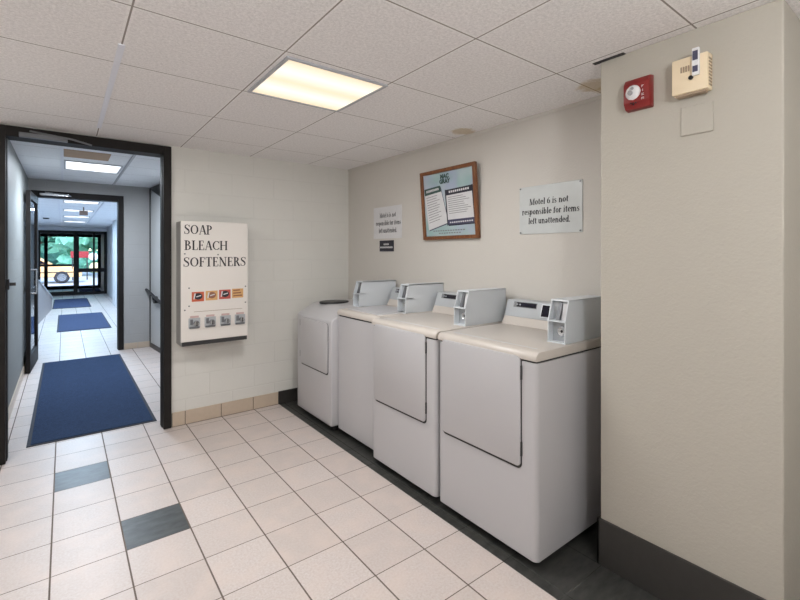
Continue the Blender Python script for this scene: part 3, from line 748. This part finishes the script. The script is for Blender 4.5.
ns = thing('paper_notice', 'white paper notice about unattended items, above the small navy sign', 'notice', (XR, 3.48, 1.66))
B().box((XR-.004, 3.248, 1.655), (XR, 3.715, 1.968), .001).obj('sheet', 'paper', ns)
b = B()
for txt, yc, zb, w in (('Motel 6 is not', 3.47, 1.862, .270), ('responsible for items', 3.465, 1.786, .415), ('left unattended.', 3.47, 1.712, .300)):
    text_bm(b, txt, (lambda yc, zb: (lambda u, v: RW(yc-u, zb+v, .0052)))(yc, zb), .046, .15, .06, width=w, align='c')
b.obj('lettering', 'ink', ns)
sn = thing('door_sign', 'small navy sign with two white lines below the paper notice', 'sign', (XR, 3.49, 1.53))
B().box((XR-.006, 3.373, 1.528), (XR, 3.608, 1.636), .002).obj('plate', 'navy', sn)
b = B()
for y0, y1, z in ((3.535, 3.445, 1.590), (3.595, 3.385, 1.560)):
    n = 6 if z > 1.58 else 12
    for k in range(n):
        a = y0+(y1-y0)*k/n; w = (y0-y1)/n*.75
        b.poly(lambda u, v: RW(u, v, .0068), [(a, z), (a-w, z), (a-w, z+.016), (a, z+.016)])
b.obj('lettering', 'paper', sn)

# framed poster: hangs from the wall, leaning out at the top
fr = thing('framed_poster', 'wood framed laundry instructions poster with two white panels', 'framed poster', (XR-.002, 2.62, 1.626))
FY0, FY1, FZ0, FZ1, fw = 2.268, 2.908, 1.626, 2.205, .029
fd = .03
b = B()
b.box((XR-fd, FY0, FZ0), (XR, FY0+fw, FZ1), .004).box((XR-fd, FY1-fw, FZ0), (XR, FY1, FZ1), .004)
b.box((XR-fd, FY0+fw, FZ0), (XR, FY1-fw, FZ0+fw), .004).box((XR-fd, FY0+fw, FZ1-fw), (XR, FY1-fw, FZ1), .004)
b.obj('frame', 'wood', fr)
t = NT('poster_print'); x_, y_, z_ = t.xyz()
n1 = t.noise(3.2, 2, .5); n2 = t.noise(4.5, 2, .5)
c = t.mix(t.ramp(n1, .35, .65), sr(190, 196, 204), sr(150, 178, 178)); c = t.mix(t.ramp(n2, .5, .75), c, sr(164, 168, 196))
t.color(c); t.set(Roughness=.25); M['poster'] = t.m
B().box((XR-.012, FY0+fw-.004, FZ0+fw-.004), (XR-.004, FY1-fw+.004, FZ1-fw+.004)).obj('print', 'poster', fr)
def pq(name, mat, pts, o, par=fr):
    """pts in poster units (0..1 right, 0..1 up)"""
    b = B(); a0, a1 = FY1-fw, FY0+fw; c0, c1 = FZ0+fw, FZ1-fw
    f = lambda u, v: RW(a0+(a1-a0)*u, c0+(c1-c0)*v, o)
    for p in pts: b.poly(f, p)
    return b.obj(name, mat, par)
def quad(u0, v0, u1, v1, sk=0, sh=0): return [(u0+sk*v0, v0+sh*u0), (u1+sk*v0, v0+sh*u1), (u1+sk*v1, v1+sh*u1), (u0+sk*v1, v1+sh*u0)]
L = (.01, .775), (.35, .80), (.485, .205), (.065, .10)
def lerp4(Q, u, v):
    (ax, ay), (bx, by), (cx, cy), (dx, dy) = Q
    tx, ty = ax+(bx-ax)*u, ay+(by-ay)*u; lx, ly = dx+(cx-dx)*u, dy+(cy-dy)*u
    return (lx+(tx-lx)*v, ly+(ty-ly)*v)
def sub(Q, u0, v0, u1, v1): return [lerp4(Q, u, v) for u, v in ((u0, v0), (u1, v0), (u1, v1), (u0, v1))]
def panel_(Q, head, body, lines, foot=None, shadow='slateblue'):
    pq('panel_shadow', shadow, [[(p[0]+.012, p[1]-.014) for p in Q]], .0128)
    pq('panel_sheet', body, [list(Q)], .0134)
    pq('panel_heading', head, [sub(Q, 0, .84, 1, 1)], .0138)
    pq('heading_text', 'paper', [sub(Q, .12+.078*k, .90, .12+.078*k+.055, .955) for k in range(10)], .0142)
    ls = []
    for k in range(lines):
        v = .77-k*(.77-.10-(.16 if foot else 0))/lines
        ls.append(sub(Q, .07, v, .07+R.uniform(.55, .85), v+.014))
    pq('fine_print', 'inkgrey', ls, .0142)
    if foot:
        pq('panel_footer', foot, [sub(Q, 0, 0, 1, .15)], .0138); pq('footer_text', 'paper', [sub(Q, .08+.08*k, .05, .08+.08*k+.055, .085) for k in range(11)], .0142)
panel_(L, 'dkgreen', 'paper', 11)
Q2 = (.462, .715), (.965, .735), (.985, .175), (.475, .165)
panel_(Q2, 'navy', 'paper', 9, 'slateblue', 'navy')
pq('panel_border', 'navy', [[(.445, .72), (.466, .72), (.482, .16), (.461, .16)], [(.955, .74), (.975, .74), (.997, .17), (.977, .17)]], .0143)
a0 = FY1-fw; wy = FY1-FY0-2*fw
for k, (tx, dz) in enumerate((('MAC', .500), ('GRAY', .460))):
    sans_text('logo_text', tx, 'dkgreen', fr, RW(a0-.45*wy, FZ0+dz, .0142), (0, -1, 0), (0, 0, 1), .047, .06)
pq('caption', 'inkgrey', [quad(.16+.05*k, .075, .16+.05*k+.036, .092) for k in range(13)]+[quad(.28+.05*k, .035, .28+.05*k+.036, .052) for k in range(9)], .0142)

# ------------------------------------------------------------------ devices on the pier (face x = PX, facing -x)
fr.rotation_euler = (0, -.074, 0)
fa = thing('fire_alarm', 'red fire alarm strobe high on the wall pier', 'fire alarm', (PX, .922, 2.16))
B().prism([(PX+.002, 2.158), (PX-.03, 2.163), (PX-.046, 2.19), (PX-.046, 2.272), (PX-.03, 2.297), (PX+.002, 2.302)], 'y', .866, .978, .004, 2).obj('housing', 'alarmred', fa, smooth=True)
ln = B().ball((PX-.046, .935, 2.232), .034, (.55, 1, 1)).obj('strobe_lens', 'lens', fa, smooth=True)
B().cyl((PX-.072, .938, 2.226), (PX-.060, .938, 2.226), .010).cyl((PX-.07, .93, 2.245), (PX-.058, .93, 2.245), .006).obj('flash_tube', 'chrome', ln)
for k, (y, z) in enumerate(((.924, 2.185), (.934, 2.185), (.944, 2.185), (.934, 2.178))): B().cyl((PX-.0475, y, z), (PX-.04, y, z), .003, n=8).obj('sounder_hole', 'black', fa)
b = B()
for k, ch in enumerate('FIRE'):
    z0 = 2.255-.018*k; f = lambda u, v: Vector((PX-.0468, .888+v, z0-u))
    for s_ in {'F': [(0, 0, .002, .011), (0, .009, .010, .011), (0, .005, .007, .007)], 'I': [(0, .004, .010, .007)], 'R': [(0, 0, .002, .011), (0, .009, .010, .011), (.008, .005, .010, .011), (0, .005, .010, .007), (.006, 0, .009, .005)], 'E': [(0, 0, .002, .011), (0, .009, .010, .011), (0, .005, .008, .007), (0, 0, .010, .002)]}[ch]:
        b.poly(f, [(s_[0], s_[1]), (s_[2], s_[1]), (s_[2], s_[3]), (s_[0], s_[3])])
b.obj('lettering', 'paper', fa)

hb = thing('alarm_box', 'beige plastic alarm box with clear tab above a blank plate', 'alarm box', (PX, .70, 2.165))
B().box((PX-.055, .642, 2.166), (PX, .772, 2.312), .005).obj('housing', 'beige', hb, smooth=True)
B().box((PX-.045, .655, 2.158), (PX-.012, .76, 2.168)).obj('bottom_grille', 'beiged', hb)
b = B()
for k in range(4): b.box((PX-.0575, .738-.009*k, 2.252), (PX-.0545, .733-.009*k, 2.275))
b.obj('vent', 'beiged', hb)
b = B()
for k in range(9): b.box((PX-.044, .6405, 2.18+.013*k), (PX-.012, .643, 2.187+.013*k))
b.obj('side_vent', 'beiged', hb)
B().box((PX-.068, .668, 2.225), (PX-.054, .694, 2.335), .003).obj('clear_tab', 'lens', hb)
B().box((PX-.070, .672, 2.238), (PX-.067, .690, 2.262)).obj('tab_print', 'slateblue', hb)
B().box((PX-.070, .672, 2.285), (PX-.067, .690, 2.322)).obj('tab_print', 'slateblue', hb)
B().cyl((PX-.062, .70, 2.222), (PX-.053, .70, 2.222), .0085).obj('button', 'black', hb)
bp = thing('blank_plate', 'cream blank wall plate below the beige alarm box', 'wall plate', (PX, .69, 2.0))
B().box((PX-.010, .633, 2.003), (PX+.002, .748, 2.122), .003).obj('plate', 'pillar', bp)
for z in (2.03, 2.095): B().cyl((PX-.0115, .69, z), (PX-.008, .69, z), .003, n=8).obj('screw', 'pillar', bp)

fa.location.y -= .010; hb.location.y -= .008; bp.location.y -= .002

# ------------------------------------------------------------------ outside
struct(B().box((-30, 23.3, -.12), (40, 70, -.02)).obj('ground', 'asphalt'), 'sunlit asphalt outside the entrance', 'ground')
def car(x, y, paint, label, flip=1):
    r = thing('car', label, 'car', (x, y, -.02), 'cars parked outside')
    P = lambda pts: [(x+flip*p[0], p[1]-.02) for p in pts]
    body = [(-2.2, .35), (-2.25, .7), (-2.1, .92), (-.9, .98), (.55, .98), (1.7, .86), (2.1, .72), (2.2, .5), (2.15, .3)]
    B().prism(P(body), 'y', y, y+1.75, .06, 3).obj('body', paint, r, smooth=True)
    cabin = [(-1.75, .94), (-1.25, 1.42), (-.95, 1.48), (.0, 1.48), (.3, 1.42), (1.0, .96)]
    B().prism(P(cabin), 'y', y+.12, y+1.63, .05, 3).obj('cabin', paint, r, smooth=True)
    win = [(-1.5, .99), (-1.14, 1.37), (.05, 1.41), (.22, 1.37), (.78, .99)]
    B().prism(P(win), 'y', y+.105, y+.125).obj('side_window', 'lcd', r)
    for wx in (-1.35, 1.35):
        w = B().torus((x+flip*wx, y+.06, .30), (0, 1, 0), .24, .09).obj('wheel', 'tyre', r, smooth=True)
        B().cyl((x+flip*wx, y-.02, .30), (x+flip*wx, y+.05, .30), .19).obj('hubcap', 'chrome', w)
    B().box((x-2.2, y-.01, .52), (x+2.2, y+.005, .57)).obj('side_trim', 'gap', r)
    return r
car(-1.45, 28.0, 'taxi', 'orange car outside, its front wheel behind the lower entrance pane')
car(3.5, 33.0, 'carwhite', 'pale yellow car parked outside beyond the orange car', 1)
def tree(x, y, h, r0, m, label, seed):
    rr = random.Random(seed)
    t = thing('tree', label, 'tree', (x, y, -.02), 'trees beyond the parking lot')
    B().cyl((x, y, -.02), (x, y, h*.5), .18, .1, 10).obj('trunk', 'bark', t)
    b = B()
    for k in range(22):
        a = rr.uniform(0, 2*PI); q = rr.uniform(0, r0*.75)
        b.ball((x+q*math.cos(a), y+q*math.sin(a), h*.12+rr.uniform(0, h*.78)), r0*rr.uniform(.35, .55), (1, 1, rr.uniform(.7, 1)), 3)
    for v in b.bm.verts: v.co += Vector((rr.gauss(0, .10), rr.gauss(0, .10), rr.gauss(0, .10)))
    b.obj('crown', m, t)
for i, (x, y, h, r0, m, lab) in enumerate((
    (-7.4, 37, 6.5, 1.7, 'leaf', 'broad green tree outside the frame edge of the glass doors'),
    (-3.4, 37, 6.5, 1.6, 'leaf', 'green tree at the lot edge above the orange car roof'),
    (.7, 37, 6.0, 1.7, 'leaf', 'green tree straight behind the red signboard'),
    (4.6, 37, 6.5, 1.7, 'leaf2', 'teal green tree behind the pale yellow car'),
    (-6.0, 42, 8, 1.8, 'leaf2', 'tall teal tree in the back row behind the orange car'),
    (-1.3, 42, 8, 1.8, 'leaf', 'tall green tree in the back row, second behind the orange car'),
    (3.4, 42, 8, 1.8, 'leaf2', 'tall teal tree in the back row behind the signboard'),
    (8.0, 42, 8, 1.8, 'leaf', 'tall green tree farthest along the back row'))):
    tree(x, y, h, r0, m, lab, i+1)
rs = thing('signboard', 'dark red signboard on posts beyond the parked cars', 'signboard', (.7, 31, -.02))
B().box((.28, 31, 1.25), (1.12, 31.08, 1.62), .01).obj('board', 'signred', rs)
for x in (.38, 1.05): B().cyl((x, 31.11, -.02), (x, 31.11, 1.6), .03).obj('post', 'gap', rs)
gl = thing('globe_lamp', 'white globe lamp on a thin post outside the entrance', 'globe lamp', (1.30, 30, -.02))
B().ball((1.30, 30, 1.32), .22, sub=3).obj('globe', 'globe', gl, smooth=True); B().cyl((1.30, 30, -.02), (1.30, 30, 1.12), .03).obj('post', 'gap', gl)

# ------------------------------------------------------------------ sky, sun, camera
w = bpy.data.worlds.new('sky'); S.world = w; w.use_nodes = True
n = w.node_tree.nodes; sk = n.new('ShaderNodeTexSky'); sk.sky_type = 'NISHITA'; sk.sun_disc = False
sk.sun_elevation = math.radians(48); sk.sun_rotation = math.radians(200); sk.air_density = 1.2; sk.dust_density = 1.0
w.node_tree.links.new(sk.outputs[0], n['Background'].inputs[0]); n['Background'].inputs[1].default_value = .75
sl = bpy.data.lights.new('sun', 'SUN'); sl.energy = 2.2; sl.angle = .01; sl.color = (1, .96, .9)
so = bpy.data.objects.new('sun', sl); COL.objects.link(so); so.rotation_euler = (math.radians(42), 0, math.radians(-20))

cam = bpy.data.cameras.new('camera'); co = bpy.data.objects.new('camera', cam); COL.objects.link(co)
cam.sensor_width = 36; cam.sensor_fit = 'HORIZONTAL'; cam.lens = 437.97/800*36
cam.shift_y = (253.26-300)/800; cam.clip_start = .02; cam.clip_end = 300
co.location = (0, 0, 1.51); co.rotation_euler = (PI/2, 0, -.654)
S.camera = co
vs = S.view_settings; vs.view_transform = 'Standard'; vs.look = 'None'; vs.gamma = 1; vs.use_curve_mapping = False; vs.exposure = .08
S.cycles.max_bounces = 10; S.cycles.diffuse_bounces = 6; S.cycles.glossy_bounces = 4; S.cycles.transmission_bounces = 8
S.cycles.use_denoising = True; S.cycles.caustics_reflective = False; S.cycles.caustics_refractive = False
S.cycles.sample_clamp_indirect = 4
